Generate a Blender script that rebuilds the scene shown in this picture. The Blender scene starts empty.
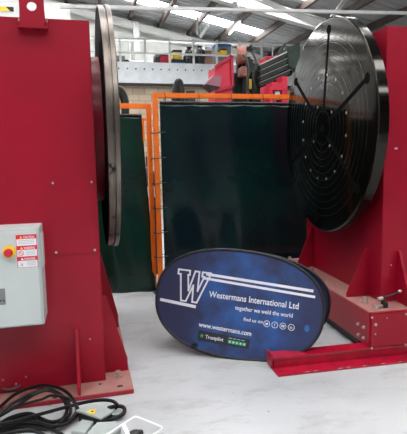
import bpy, bmesh, math, random
import numpy as np
from mathutils import Vector, Matrix, Quaternion
random.seed(7)
C = bpy.context.scene.collection
sc = bpy.context.scene
R = math.radians
PI = math.pi

# ------------------------------------------------------------------ camera
FL, YAW, PITCH, ROLL, H = 480.0, 13.89, 6.81, 1.17, 1.5
def cam_axes():
    y, p, q = R(YAW), R(PITCH), R(ROLL)
    f = Vector((math.sin(y)*math.cos(p), math.cos(y)*math.cos(p), -math.sin(p)))
    r = Vector((math.cos(y), -math.sin(y), 0)); d = f.cross(r)
    return math.cos(q)*r+math.sin(q)*d, math.cos(q)*d-math.sin(q)*r, f
cr, cd, cf = cam_axes()
CP = Vector((0, 0, H))
def ray(x, y): return cf+(x-203.5)/FL*cr+(y-217)/FL*cd
def atY(x, y, Y): d = ray(x, y); return CP+d*(Y/d.y)
def atZ(x, y, z): d = ray(x, y); return CP+d*((z-H)/d.z)
camd = bpy.data.cameras.new('camera'); cam = bpy.data.objects.new('camera', camd); C.objects.link(cam)
m = Matrix((cr, -cd, -cf)).transposed().to_4x4(); m.translation = CP
cam.matrix_world = m
camd.sensor_fit = 'HORIZONTAL'; camd.sensor_width = 36; camd.lens = 36*FL/407
camd.clip_start = .05; camd.clip_end = 200
sc.camera = cam

# ------------------------------------------------------------------ materials
def srgb(r, g, b):
    f = lambda c: (c/255/12.92) if c/255 <= .04045 else ((c/255+.055)/1.055)**2.4
    return (f(r), f(g), f(b), 1)
def mat(name, col, rough=.5, metal=0, col2=None, nscale=4, bump=0, bscale=30, coat=0, emit=0, spec=.5, thr=(.35, .65), rvar=0, detail=5):
    m = bpy.data.materials.new(name); m.use_nodes = True
    nt = m.node_tree; b = nt.nodes['Principled BSDF']
    b.inputs['Base Color'].default_value = col
    b.inputs['Roughness'].default_value = rough
    b.inputs['Metallic'].default_value = metal
    b.inputs['Coat Weight'].default_value = coat
    b.inputs['Coat Roughness'].default_value = .12
    b.inputs['Specular IOR Level'].default_value = spec
    tc = nt.nodes.new('ShaderNodeTexCoord')
    no = nt.nodes.new('ShaderNodeTexNoise'); no.inputs['Scale'].default_value = nscale; no.inputs['Detail'].default_value = detail
    nt.links.new(tc.outputs['Object'], no.inputs['Vector'])
    mr = nt.nodes.new('ShaderNodeMapRange'); mr.inputs['From Min'].default_value = thr[0]; mr.inputs['From Max'].default_value = thr[1]
    nt.links.new(no.outputs['Fac'], mr.inputs['Value'])
    mx = nt.nodes.new('ShaderNodeMix'); mx.data_type = 'RGBA'
    mx.inputs[6].default_value = col
    mx.inputs[7].default_value = col2 if col2 else tuple(c*.88 for c in col[:3])+(1,)
    nt.links.new(mr.outputs[0], mx.inputs[0]); nt.links.new(mx.outputs[2], b.inputs['Base Color'])
    if rvar:
        m2 = nt.nodes.new('ShaderNodeMapRange'); m2.inputs['To Min'].default_value = rough-rvar; m2.inputs['To Max'].default_value = rough+rvar
        nt.links.new(no.outputs['Fac'], m2.inputs['Value']); nt.links.new(m2.outputs[0], b.inputs['Roughness'])
    if bump:
        n2 = nt.nodes.new('ShaderNodeTexNoise'); n2.inputs['Scale'].default_value = bscale; n2.inputs['Detail'].default_value = 4
        nt.links.new(tc.outputs['Object'], n2.inputs['Vector'])
        bp = nt.nodes.new('ShaderNodeBump'); bp.inputs['Strength'].default_value = bump; bp.inputs['Distance'].default_value = .02
        nt.links.new(n2.outputs['Fac'], bp.inputs['Height']); nt.links.new(bp.outputs[0], b.inputs['Normal'])
    if emit:
        b.inputs['Emission Color'].default_value = col; b.inputs['Emission Strength'].default_value = emit
    return m
M = {}
RED = srgb(150, 3, 35)
M['red'] = mat('red_paint', RED, .42, col2=srgb(140, 3, 32), nscale=3, coat=.06, bump=.03, bscale=25, spec=.35)
# dust lies on the upward faces of the base plates
def dusty(name, base, dust):
    m = mat(name, base, .5, coat=.1)
    nt = m.node_tree; b = nt.nodes['Principled BSDF']
    g = nt.nodes.new('ShaderNodeNewGeometry'); sp = nt.nodes.new('ShaderNodeSeparateXYZ'); nt.links.new(g.outputs['Normal'], sp.inputs[0])
    mr = nt.nodes.new('ShaderNodeMapRange'); mr.inputs['From Min'].default_value = .7; mr.inputs['From Max'].default_value = .95
    nt.links.new(sp.outputs['Z'], mr.inputs['Value'])
    tc = nt.nodes.new('ShaderNodeTexCoord'); n = nt.nodes.new('ShaderNodeTexNoise'); n.inputs['Scale'].default_value = 9; n.inputs['Detail'].default_value = 8
    nt.links.new(tc.outputs['Object'], n.inputs['Vector'])
    m2 = nt.nodes.new('ShaderNodeMapRange'); m2.inputs['From Min'].default_value = .3; m2.inputs['From Max'].default_value = .6
    m2.inputs['To Min'].default_value = .55; m2.inputs['To Max'].default_value = .95
    nt.links.new(n.outputs['Fac'], m2.inputs['Value'])
    mu = nt.nodes.new('ShaderNodeMath'); mu.operation = 'MULTIPLY'; nt.links.new(mr.outputs[0], mu.inputs[0]); nt.links.new(m2.outputs[0], mu.inputs[1])
    old = b.inputs['Base Color'].links[0].from_socket
    mx = nt.nodes.new('ShaderNodeMix'); mx.data_type = 'RGBA'; mx.inputs[7].default_value = dust
    nt.links.new(old, mx.inputs[6]); nt.links.new(mu.outputs[0], mx.inputs[0]); nt.links.new(mx.outputs[2], b.inputs['Base Color'])
    r = nt.nodes.new('ShaderNodeMapRange'); r.inputs['To Min'].default_value = .42; r.inputs['To Max'].default_value = .85
    nt.links.new(mu.outputs[0], r.inputs['Value']); nt.links.new(r.outputs[0], b.inputs['Roughness'])
    return m
M['dusty'] = dusty('dusty_red_paint', RED, srgb(150, 112, 104))
M['beamred'] = mat('worn_red_paint', srgb(172, 8, 44), .36, col2=srgb(142, 6, 36), nscale=12, coat=.3, bump=.1)
M['steel'] = mat('machined_steel', srgb(150, 145, 140), .3, .9, col2=srgb(95, 88, 82), nscale=8, rvar=.12)
M['bolt'] = mat('zinc', srgb(200, 195, 185), .35, .8)
M['mark'] = mat('scraped_paint', srgb(205, 205, 205), .5)
M['chip'] = mat('dark_stain', srgb(40, 22, 20), .7)
M['disc'] = mat('oiled_black_steel', srgb(50, 47, 43), .11, .9, col2=srgb(38, 36, 34), nscale=2, coat=.12)
M['groove'] = mat('groove_metal_glints', srgb(62, 60, 57), .3, .9, col2=srgb(120, 116, 110), nscale=5, thr=(.5, .62))  # bare groove metal; lighter patches painted in as broken glints
M['slot'] = mat('slot_black', srgb(6, 6, 6), .8, spec=.05)
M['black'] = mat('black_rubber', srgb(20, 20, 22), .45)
M['cable'] = mat('black_cable', srgb(8, 8, 10), .42, spec=.3)
M['hosepink'] = mat('dull_hose', srgb(80, 40, 46), .5)
M['cab'] = mat('cabinet_grey', srgb(196, 203, 202), .45, col2=srgb(188, 196, 195), nscale=2)
M['cabside'] = mat('cabinet_vent', srgb(200, 198, 196), .5)
M['white'] = mat('white_paint', srgb(226, 228, 228), .4)
M['label'] = mat('label_white', srgb(232, 232, 236), .5)
M['labelred'] = mat('label_red', srgb(214, 34, 60), .5)
M['labelgrey'] = mat('label_print', srgb(176, 184, 188), .5)
M['yellow'] = mat('yellow_plastic', srgb(236, 196, 30), .4)
M['estop'] = mat('red_plastic', srgb(196, 32, 48), .35)
M['orange'] = mat('orange_paint', srgb(240, 118, 14), .45, col2=srgb(226, 104, 10), nscale=6)
M['curt'] = mat('green_welding_vinyl', srgb(8, 50, 38), .26, col2=srgb(6, 36, 30), nscale=2, bump=.3, bscale=5, coat=.0, spec=.4)
M['curt2'] = mat('dark_welding_vinyl', srgb(10, 38, 37), .2, col2=srgb(8, 22, 28), nscale=1.5, bump=.3, bscale=5, coat=.0, spec=.4)
M['hem'] = mat('hem', srgb(16, 20, 22), .5)
M['rim'] = mat('banner_rim', srgb(24, 26, 34), .6)
M['print'] = mat('banner_print_white', srgb(226, 226, 236), .55)
M['tpblack'] = mat('badge_black', srgb(36, 38, 48), .5)
M['tpgreen'] = mat('badge_green', srgb(60, 170, 120), .5)
M['pedal'] = mat('pedal_grey', srgb(158, 166, 164), .42, col2=srgb(146, 154, 152))
M['fascia'] = mat('fascia_white', srgb(222, 228, 232), .5)
M['paleg'] = mat('pale_steel', srgb(216, 218, 216), .5)
M['wallpanel'] = mat('pale_cladding', srgb(212, 214, 210), .6)
M['wallfront'] = mat('grey_cladding', srgb(84, 86, 90), .7)
M['roofm'] = mat('roof_sheet', srgb(176, 178, 180), .7)
M['purlin'] = mat('purlin_brown', srgb(88, 74, 68), .6, col2=srgb(70, 60, 56))
M['skyl'] = mat('rooflight', (1, 1, 1, 1), .5, emit=17)
M['tube'] = mat('lamp_tube', (1, 1, 1, 1), .5, emit=3)
M['green'] = mat('machine_green', srgb(42, 64, 50), .5, col2=srgb(28, 46, 38), nscale=6)
M['dgreen'] = mat('dark_green', srgb(40, 56, 46), .45, col2=srgb(24, 34, 30), nscale=5)
M['darkm'] = mat('dark_metal', srgb(44, 46, 48), .5)
M['copper'] = mat('copper_wire', srgb(176, 120, 104), .4, .3, col2=srgb(150, 96, 84), nscale=20)
M['bred'] = mat('background_red', srgb(206, 38, 66), .5)
M['hop'] = mat('dusty_pink_steel', srgb(150, 96, 108), .6)
M['blue'] = mat('blue_plastic', srgb(40, 96, 160), .5)
M['crim'] = mat('crimson_plastic', srgb(178, 26, 62), .5)
M['card'] = mat('card_pinkish', srgb(176, 132, 118), .7)
M['bag'] = mat('black_plastic_bag', srgb(44, 46, 52), .4, bump=.4, bscale=12)
M['grey'] = mat('mid_grey', srgb(128, 130, 130), .5)

def hazard():
    m = mat('hazard_stripes', srgb(232, 196, 40), .5); nt = m.node_tree; b = nt.nodes['Principled BSDF']
    tc = nt.nodes.new('ShaderNodeTexCoord'); w = nt.nodes.new('ShaderNodeTexWave'); w.inputs['Scale'].default_value = 1.1; w.bands_direction = 'DIAGONAL'
    nt.links.new(tc.outputs['Object'], w.inputs['Vector'])
    r = nt.nodes.new('ShaderNodeValToRGB'); r.color_ramp.interpolation = 'CONSTANT'
    r.color_ramp.elements[0].color = srgb(30, 30, 30); r.color_ramp.elements[1].position = .5; r.color_ramp.elements[1].color = srgb(228, 196, 60)
    nt.links.new(w.outputs['Fac'], r.inputs[0]); nt.links.new(r.outputs[0], b.inputs['Base Color']); return m
M['hazard'] = hazard()
def floor_mat():
    m = mat('concrete', srgb(180, 182, 184), .55, col2=srgb(160, 162, 164), nscale=1.1, thr=(.3, .7), bump=.05, bscale=20, detail=8)
    nt = m.node_tree; b = nt.nodes['Principled BSDF']
    tc = nt.nodes.new('ShaderNodeTexCoord')
    n = nt.nodes.new('ShaderNodeTexNoise'); n.inputs['Scale'].default_value = 2.6; n.inputs['Detail'].default_value = 10; n.inputs['Roughness'].default_value = .75
    mp = nt.nodes.new('ShaderNodeMapping'); mp.inputs['Scale'].default_value = (1, 2.2, 1); mp.inputs['Rotation'].default_value = (0, 0, .5)
    nt.links.new(tc.outputs['Object'], mp.inputs[0]); nt.links.new(mp.outputs[0], n.inputs['Vector'])
    mr = nt.nodes.new('ShaderNodeMapRange'); mr.inputs['From Min'].default_value = .5; mr.inputs['From Max'].default_value = .72; mr.inputs['To Max'].default_value = .75
    nt.links.new(n.outputs['Fac'], mr.inputs['Value'])
    old = b.inputs['Base Color'].links[0].from_socket
    mx = nt.nodes.new('ShaderNodeMix'); mx.data_type = 'RGBA'; mx.inputs[7].default_value = srgb(140, 138, 138)
    nt.links.new(old, mx.inputs[6]); nt.links.new(mr.outputs[0], mx.inputs[0])
    v = nt.nodes.new('ShaderNodeTexVoronoi'); v.inputs['Scale'].default_value = 5; nt.links.new(tc.outputs['Object'], v.inputs['Vector'])
    m3 = nt.nodes.new('ShaderNodeMapRange'); m3.inputs['From Min'].default_value = .035; m3.inputs['From Max'].default_value = .05; m3.inputs['To Min'].default_value = .75; m3.inputs['To Max'].default_value = 0
    nt.links.new(v.outputs['Distance'], m3.inputs['Value'])
    my = nt.nodes.new('ShaderNodeMix'); my.data_type = 'RGBA'; my.inputs[7].default_value = srgb(92, 90, 88)
    nt.links.new(mx.outputs[2], my.inputs[6]); nt.links.new(m3.outputs[0], my.inputs[0]); nt.links.new(my.outputs[2], b.inputs['Base Color'])
    return m
M['floor'] = floor_mat()
def block_mat():
    m = mat('blockwork', srgb(196, 178, 154), .8); nt = m.node_tree; b = nt.nodes['Principled BSDF']
    tc = nt.nodes.new('ShaderNodeTexCoord'); sp = nt.nodes.new('ShaderNodeSeparateXYZ'); cb = nt.nodes.new('ShaderNodeCombineXYZ')
    nt.links.new(tc.outputs['Object'], sp.inputs[0]); nt.links.new(sp.outputs['X'], cb.inputs['X']); nt.links.new(sp.outputs['Z'], cb.inputs['Y'])
    br = nt.nodes.new('ShaderNodeTexBrick'); br.inputs['Scale'].default_value = 1; br.inputs['Brick Width'].default_value = .45; br.inputs['Row Height'].default_value = .225
    br.inputs['Mortar Size'].default_value = .012; br.inputs['Color1'].default_value = srgb(206, 190, 166); br.inputs['Color2'].default_value = srgb(188, 168, 144); br.inputs['Mortar'].default_value = srgb(160, 146, 130)
    nt.links.new(cb.outputs[0], br.inputs['Vector']); nt.links.new(br.outputs['Color'], b.inputs['Base Color']); return m
M['block'] = block_mat()
def banner_mat():
    m = mat('banner_print_blue', srgb(34, 48, 92), .5); nt = m.node_tree; b = nt.nodes['Principled BSDF']
    tc = nt.nodes.new('ShaderNodeTexCoord'); sp = nt.nodes.new('ShaderNodeSeparateXYZ'); nt.links.new(tc.outputs['Object'], sp.inputs[0])
    n = nt.nodes.new('ShaderNodeTexNoise'); n.inputs['Scale'].default_value = 4.5; n.inputs['Detail'].default_value = 6; nt.links.new(tc.outputs['Object'], n.inputs['Vector'])
    # left third and upper band are a plain dark violet blue, the rest a mottled brighter blue
    ma = nt.nodes.new('ShaderNodeMapRange'); ma.inputs['From Min'].default_value = -.36; ma.inputs['From Max'].default_value = -.24; nt.links.new(sp.outputs['X'], ma.inputs['Value'])
    mb = nt.nodes.new('ShaderNodeMapRange'); mb.inputs['From Min'].default_value = .62; mb.inputs['From Max'].default_value = .3; nt.links.new(sp.outputs['X'], mb.inputs['Value'])
    mu = nt.nodes.new('ShaderNodeMath'); mu.operation = 'MULTIPLY'; nt.links.new(ma.outputs[0], mu.inputs[0]); nt.links.new(mb.outputs[0], mu.inputs[1])
    mn = nt.nodes.new('ShaderNodeMapRange'); mn.inputs['From Min'].default_value = .36; mn.inputs['From Max'].default_value = .78; nt.links.new(n.outputs['Fac'], mn.inputs['Value'])
    m2 = nt.nodes.new('ShaderNodeMath'); m2.operation = 'MULTIPLY'; nt.links.new(mu.outputs[0], m2.inputs[0]); nt.links.new(mn.outputs[0], m2.inputs[1])
    mx = nt.nodes.new('ShaderNodeMix'); mx.data_type = 'RGBA'; mx.inputs[6].default_value = srgb(40, 44, 78); mx.inputs[7].default_value = srgb(40, 96, 168)
    nt.links.new(m2.outputs[0], mx.inputs[0]); nt.links.new(mx.outputs[2], b.inputs['Base Color']); return m
M['banner'] = banner_mat()
def rim_left_mat():
    # bare machined edge with a few black smudges
    m = mat('bare_machined_edge', srgb(122, 114, 106), .34, .85, col2=srgb(92, 84, 78), nscale=5, rvar=.1, bump=.05)
    nt = m.node_tree; b = nt.nodes['Principled BSDF']; tc = nt.nodes.new('ShaderNodeTexCoord')
    n = nt.nodes.new('ShaderNodeTexNoise'); n.inputs['Scale'].default_value = 7; n.inputs['Detail'].default_value = 7; nt.links.new(tc.outputs['Object'], n.inputs['Vector'])
    mr = nt.nodes.new('ShaderNodeMapRange'); mr.inputs['From Min'].default_value = .63; mr.inputs['From Max'].default_value = .68; nt.links.new(n.outputs['Fac'], mr.inputs['Value'])
    old = b.inputs['Base Color'].links[0].from_socket
    mx = nt.nodes.new('ShaderNodeMix'); mx.data_type = 'RGBA'; mx.inputs[7].default_value = srgb(24, 22, 20)
    nt.links.new(old, mx.inputs[6]); nt.links.new(mr.outputs[0], mx.inputs[0]); nt.links.new(mx.outputs[2], b.inputs['Base Color']); return m
M['edge'] = rim_left_mat()

# ------------------------------------------------------------------ mesh helpers
class MB:
    def __init__(s): s.bm = bmesh.new()
    def box(s, x0, x1, y0, y1, z0, z1, bev=0):
        if x0 > x1: x0, x1 = x1, x0
        t = bmesh.new()
        bmesh.ops.create_cube(t, size=1)
        for v in t.verts:
            v.co = Vector(((x0+x1)/2+v.co.x*(x1-x0), (y0+y1)/2+v.co.y*(y1-y0), (z0+z1)/2+v.co.z*(z1-z0)))
        if bev: bmesh.ops.bevel(t, geom=t.edges[:], offset=bev, segments=2, affect='EDGES')
        s.add(t); return s
    def add(s, t, mx=None):
        if mx is not None: bmesh.ops.transform(t, matrix=mx, verts=t.verts)
        me = bpy.data.meshes.new('t'); t.to_mesh(me); s.bm.from_mesh(me); bpy.data.meshes.remove(me); t.free()
    def prism(s, pts, ext):
        ext = Vector(ext); a = [s.bm.verts.new(Vector(p)) for p in pts]; b = [s.bm.verts.new(Vector(p)+ext) for p in pts]
        n = len(pts); fs = [s.bm.faces.new(a), s.bm.faces.new(b[::-1])]
        for i in range(n): fs.append(s.bm.faces.new((a[i], b[i], b[(i+1) % n], a[(i+1) % n])))
        bmesh.ops.recalc_face_normals(s.bm, faces=fs); return s
    def cyl(s, p, q, r, seg=16, r2=None):
        p, q = Vector(p), Vector(q); d = q-p; t = bmesh.new()
        bmesh.ops.create_cone(t, cap_ends=True, segments=seg, radius1=r, radius2=r if r2 is None else r2, depth=d.length)
        s.add(t, Matrix.Translation((p+q)/2) @ d.to_track_quat('Z', 'Y').to_matrix().to_4x4()); return s
    def sph(s, c, r, sc_=(1, 1, 1), seg=16):
        t = bmesh.new(); bmesh.ops.create_uvsphere(t, u_segments=seg, v_segments=seg//2+2, radius=r)
        s.add(t, Matrix.Translation(c) @ Matrix.Diagonal((*sc_, 1))); return s
    def beam(s, p, q, w, h, up=(0, 0, 1)):
        p, q = Vector(p), Vector(q); d = q-p; z = d.normalized(); x = Vector(up).cross(z)
        x = x.normalized() if x.length > 1e-4 else Vector((1, 0, 0)); y = z.cross(x)
        t = bmesh.new(); bmesh.ops.create_cube(t, size=1); bmesh.ops.scale(t, vec=(w, h, d.length), verts=t.verts)
        mm = Matrix((x, y, z)).transposed().to_4x4(); mm.translation = (p+q)/2
        s.add(t, mm); return s
    def tube(s, pts, r, seg=10, closed=False):
        pts = [Vector(p) for p in pts]; n = len(pts); rings = []
        prev = None
        for i, p in enumerate(pts):
            a = pts[(i-1) % n] if (i or closed) else p; b = pts[(i+1) % n] if (i < n-1 or closed) else p
            t = (b-a).normalized()
            if prev is None: u = t.orthogonal().normalized()
            else:
                u = prev-t*prev.dot(t); u = u.normalized() if u.length > 1e-5 else t.orthogonal().normalized()
            prev = u; w = t.cross(u)
            rings.append([s.bm.verts.new(p+r*(math.cos(2*PI*k/seg)*u+math.sin(2*PI*k/seg)*w)) for k in range(seg)])
        for i in range(n if closed else n-1):
            A, B = rings[i], rings[(i+1) % n]
            for k in range(seg): s.bm.faces.new((A[k], A[(k+1) % seg], B[(k+1) % seg], B[k]))
        if not closed: s.bm.faces.new(rings[0][::-1]); s.bm.faces.new(rings[-1])
        return s
    def lathe(s, prof, c, axis, seg=96):      # prof: (distance along axis, radius)
        ax = Vector(axis).normalized(); u = ax.orthogonal().normalized(); w = ax.cross(u); c = Vector(c); rings = []
        for a, r in prof:
            if r < 1e-6: rings.append([s.bm.verts.new(c+ax*a)])
            else: rings.append([s.bm.verts.new(c+ax*a+r*(math.cos(2*PI*k/seg)*u+math.sin(2*PI*k/seg)*w)) for k in range(seg)])
        fs = []
        for A, B in zip(rings, rings[1:]):
            for k in range(seg):
                k2 = (k+1) % seg
                if len(A) == 1 and len(B) == 1: continue
                if len(A) == 1: fs.append(s.bm.faces.new((A[0], B[k], B[k2])))
                elif len(B) == 1: fs.append(s.bm.faces.new((A[k], A[k2], B[0])))
                else: fs.append(s.bm.faces.new((A[k], A[k2], B[k2], B[k])))
        bmesh.ops.recalc_face_normals(s.bm, faces=fs); return s
    def build(s, name, m, parent=None, smooth=False, bev=0):
        if bev:
            bmesh.ops.bevel(s.bm, geom=[e for e in s.bm.edges if e.is_manifold and e.calc_face_angle(0) > .5], offset=bev, segments=2, affect='EDGES')
        me = bpy.data.meshes.new(name); s.bm.to_mesh(me); s.bm.free()
        me.materials.append(M[m])
        o = bpy.data.objects.new(name, me); C.objects.link(o)
        if parent: o.parent = parent
        if smooth:
            for p in me.polygons: p.use_smooth = True
            try: me.set_sharp_from_angle(angle=R(38))
            except Exception: pass
        return o
def tag(o, label=None, cat=None, group=None, kind=None):
    if label: o['label'] = label
    if cat: o['category'] = cat
    if group: o['group'] = group
    if kind: o['kind'] = kind
    return o
def empty(name, loc, rz, label, cat, group=None):
    o = bpy.data.objects.new(name, None); C.objects.link(o); o.location = loc; o.rotation_euler = (0, 0, rz); o.empty_display_size = .1
    return tag(o, label, cat, group)
def struct(o): o['kind'] = 'structure'; return o
def spline(pts, k=8):
    pts = [Vector(p) for p in pts]; out = []; n = len(pts)
    for i in range(n-1):
        p0, p1, p2, p3 = pts[max(i-1, 0)], pts[i], pts[i+1], pts[min(i+2, n-1)]
        for j in range(k):
            t = j/k; out.append(.5*((2*p1)+(-p0+p2)*t+(2*p0-5*p1+4*p2-p3)*t*t+(-p0+3*p1-3*p2+p3)*t**3))
    return out+[pts[-1]]

# ------------------------------------------------------------------ the building
b = MB(); b.box(-18, 18, -8, 60, -.2, 0); struct(b.build('floor', 'floor'))
b = MB(); b.box(-3, 18, 17.3, 17.5, 0, 4.5); struct(b.build('wall_back', 'block'))
RZ = lambda x: 7.85-.21*x
b = MB(); b.prism([(-3, 20.6, 4.5), (18, 20.6, 4.5), (18, 20.6, RZ(18)), (-3, 20.6, RZ(-3))], (0, .15, 0)); struct(b.build('wall_rear_gable', 'wallpanel'))
b = MB(); b.box(-18.2, -18, -8, 60, 0, 11.6); struct(b.build('wall_left', 'wallpanel'))
b = MB(); b.box(18, 18.2, -8, 22, 0, 4.2); struct(b.build('wall_right', 'wallpanel'))
b = MB(); b.box(-18, 18, -8.2, -8, 0, 11.6); struct(b.build('wall_front', 'wallfront'))
b = MB(); b.box(-18, 18, 60, 60.2, 0, 11.6); struct(b.build('wall_far_end', 'wallfront'))
# roof sheets between rooflight strips
strips = [(-4.6, -3.4), (-.3, .9), (4, 5.2), (8.8, 9.8), (13.6, 14.5), (18.0, 18.85), (24, 25.2), (29, 30.2), (34, 35.2), (39, 40.2), (44, 45.2), (49, 50.2)]
ed = [-8]+[v for s_ in strips for v in s_]+[60]
b = MB()
for i in range(0, len(ed), 2):
    y0, y1 = ed[i], ed[i+1]
    b.prism([(-18, y0, RZ(-18)), (18, y0, RZ(18)), (18, y0, RZ(18)+.08), (-18, y0, RZ(-18)+.08)], (0, y1-y0, 0))
    y = y0+.12
    while y < y1:            # corrugation ribs running down the slope
        b.beam((-18, y, RZ(-18)-.02), (18, y, RZ(18)-.02), .04, .015); y += .3
b.prism([(7.3, -8, RZ(7.3)+.02), (18, -8, RZ(18)+.02), (18, -8, RZ(18)+.081), (7.3, -8, RZ(7.3)+.081)], (0, 68, 0))
struct(b.build('ceiling', 'roofm'))
for i, (y0, y1) in enumerate(strips):
    b = MB(); b.prism([(-18, y0, RZ(-18)+.02), (7.3, y0, RZ(7.3)+.02), (7.3, y0, RZ(7.3)+.06), (-18, y0, RZ(-18)+.06)], (0, y1-y0, 0)); struct(b.build('window_%d' % (i+1), 'skyl'))
n = 1
x = -17.4
while x < 17:
    b = MB(); b.beam((x, -8, RZ(x)-.14), (x, 20.6 if x > -3 else 60, RZ(x)-.14), .11, .2); struct(b.build('trim_%d' % n, 'purlin')); n += 1; x += 1.22
for y, w in ((20.3, .22), (14.9, .34), (9.4, .34)):
    b = MB(); b.beam((-18, y, RZ(-18)-.42), (18, y, RZ(18)-.42), .12, w)
    b.beam((-18, y, RZ(-18)-.42-w/2), (18, y, RZ(18)-.42-w/2), .26, .03); b.beam((-18, y, RZ(-18)-.42+w/2), (18, y, RZ(18)-.42+w/2), .26, .03)
    struct(b.build('trim_%d' % n, 'paleg')); n += 1
# tie beam across the hall
b = MB(); b.beam(atY(60, 6.5, 9.3), atY(420, 13.5, 9.3), .08, .055); struct(b.build('trim_%d' % n, 'paleg')); n += 1
b = MB(); p = atY(197, 14, 16); b.cyl(p, (p.x, p.y, 5.6), .035); struct(b.build('trim_%d' % n, 'paleg')); n += 1
b = MB(); p = atY(136, 24, 20.2); b.box(p.x-.12, p.x+.12, 20.1, 20.3, 4.2, RZ(p.x)-.3); struct(b.build('trim_%d' % n, 'paleg')); n += 1
# roof braces on the right
for a, c in (((345, 0), (300, 62)), ((262, 0), (320, 26))):
    b = MB(); b.beam(atY(*a, 13), atY(*c, 13), .08, .12); struct(b.build('trim_%d' % n, 'paleg')); n += 1

# mezzanine
mz = empty('mezzanine', (0, 17, 4.17), 0, 'white fronted mezzanine platform above the block wall', 'mezzanine')
MB().box(-3, 9, 0, .06, 0, .7).build('fascia', 'fascia', mz)
MB().box(-3, 9, .061, 3.5, .52, .64).build('deck', 'paleg', mz)
MB().box(-3, 9, .02, .28, -.05, -.002).build('edge_beam', 'darkm', mz)
b = MB(); x = -.4
while x < 8: b.cyl((x, -.005, .47), (x, -.03, .47), .026, 8); x += .29
o = b.build('bolt_row', 'darkm', mz); o['kind'] = 'stuff'
rl = empty('railing', (0, 17.15, 4.84), 0, 'pale steel railing along the mezzanine edge', 'railing')
for x in [1.42+.86*k for k in range(-4, 9)]:
    MB().box(x-.035, x+.035, -.03, .03, 0, .9).build('post', 'paleg', rl)
for z in (.36, .82): MB().cyl((-3, -.05, z), (9, -.05, z), .035).build('rail', 'paleg', rl)
# second railing further in
r2 = empty('railing', (0, 19.6, 4.84), 0, 'pale far railing on the back of the mezzanine, behind the stored goods', 'railing')
for z in (.55, 1.35): MB().cyl((-3, 0, z), (14, 0, z), .045).build('rail', 'paleg', r2)
for x in (-1, 2, 5, 8, 11, 14): MB().cyl((x, 0, 0), (x, 0, 1.35), .035).build('post', 'paleg', r2)

def goods(name, px0, px1, py0, py1, m, label, cat, Y=17.7, depth=.5, lid=None, lidm=None, base=True, round_=0):
    a = atY(px0, py1, Y); c = atY(px1, py0, Y)
    z0 = 4.84 if base else a.z
    o = empty(name, ((a.x+c.x)/2, Y+depth/2, z0), 0, label, cat); w = (c.x-a.x)/2; h = c.z-z0
    b = MB(); b.box(-w, w, -depth/2, depth/2, 0, h*(1-(lid or 0))-(.004 if lid else 0), .02+round_); b.build('body', m, o, True)
    if lid:
        b = MB(); b.box(-w*1.04, w*1.04, -depth/2-.02, depth/2+.02, h*(1-lid), h, .02); b.build('lid', lidm, o, True)
    return o
goods('storage_crate', 160, 169.3, 53.5, 63, 'crim', 'crimson red crate on the mezzanine behind the railing', 'crate', lid=.12, lidm='bag')
goods('machine_case', 155.5, 159.5, 54, 63, 'darkm', 'small dark case to the left of the crimson crate on the mezzanine', 'case', lid=.2, lidm='grey')
goods('plastic_tub', 172, 186, 59.5, 63, 'blue', 'low blue tub under the yellow box on the mezzanine', 'tub', lid=.25, lidm='darkm', Y=17.8)
o = goods('tool_box', 173, 182, 50, 59.2, 'yellow', 'yellow box standing on the low blue tub', 'box', Y=17.85, base=False, lid=.2, lidm='darkm')
def bag(px0, px1, py0, label, Y=17.9):
    a = atY(px0, 63, Y); c = atY(px1, py0, Y); r = (c.x-a.x)/2
    b = MB(); b.sph((0, 0, 0), 1, seg=20)
    for v in b.bm.verts:
        k = 1+.12*math.sin(v.co.x*7+v.co.z*5+px0)+.08*math.sin(v.co.y*9+px0); z = max(v.co.z*k, -.75)
        v.co = Vector((v.co.x*k*r*.9, v.co.y*k*.35, (z+.75)/1.8*(c.z-4.84)))
    b.cyl((0, 0, (c.z-4.84)*.93), (0, 0, (c.z-4.84)*1.08), .05, 10, .1)
    o = b.build('rubbish_bag', 'bag', None, True); o.location = ((a.x+c.x)/2, Y, 4.84); tag(o, label, 'bag', 'black bags stored on the mezzanine')
bag(183.5, 195, 49, 'black bag beside the yellow box on the mezzanine')
bag(194.5, 205, 48, 'black bag just left of the brown cartons on the mezzanine')
goods('cardboard_box', 204, 213, 55, 63, 'card', 'brown carton on the mezzanine, lower of the pair', 'box', Y=17.8, lid=.15, lidm='blue')
goods('cardboard_box', 205, 212, 49.5, 54.8, 'card', 'smaller brown carton on top of another carton', 'box', Y=17.85, base=False, lid=.2, lidm='label')
goods('workshop_machine', 216, 231, 44, 63, 'grey', 'grey machine under a blue cover at the right end of the mezzanine', 'machine', Y=17.9, lid=.12, lidm='blue')
goods('tool_box', 221, 227, 49, 54, 'yellow', 'small yellow box in front of the grey machine with blue cover', 'box', Y=17.5, base=False, lid=.2, lidm='darkm')
# scrap heap at the left end of the mezzanine
o = empty('trolley', (atY(118, 60, 17.6).x, 17.7, 4.84), 0, 'dark wheeled trolley at the left end of the mezzanine', 'trolley')
MB().box(-.4, .4, -.2, .2, .1, .16).build('deck', 'darkm', o)
for x in (-.3, .3): MB().lathe([(-.03, .0), (-.03, .1), (.03, .1), (.03, 0)], (x, -.2, .1), (0, 1, 0), 20).build('wheel', 'black', o)
MB().tube([(-.4, 0, .14), (-.5, 0, .5), (-.35, 0, .55)], .02).build('handle', 'grey', o)
MB().box(-.2, .25, -.12, .12, .165, .35, .02).build('load', 'grey', o)

# hoist rail with hazard stripes, far left behind the big machine
o = empty('crane_girder', (0, 15, 0), 0, 'pale crane girder with yellow and black stripes above the left machine', 'girder')
a = atY(-60, 9, 15); c = atY(70, 12.5, 15); MB().box(a.x, c.x, -.1, .1, a.z-.25, a.z+.3).build('girder', 'paleg', o)
c2 = atY(14, 7, 15); MB().box(a.x, c2.x, -.115, -.1, a.z, a.z+.12).build('stripe_tape', 'hazard', o)

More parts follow.
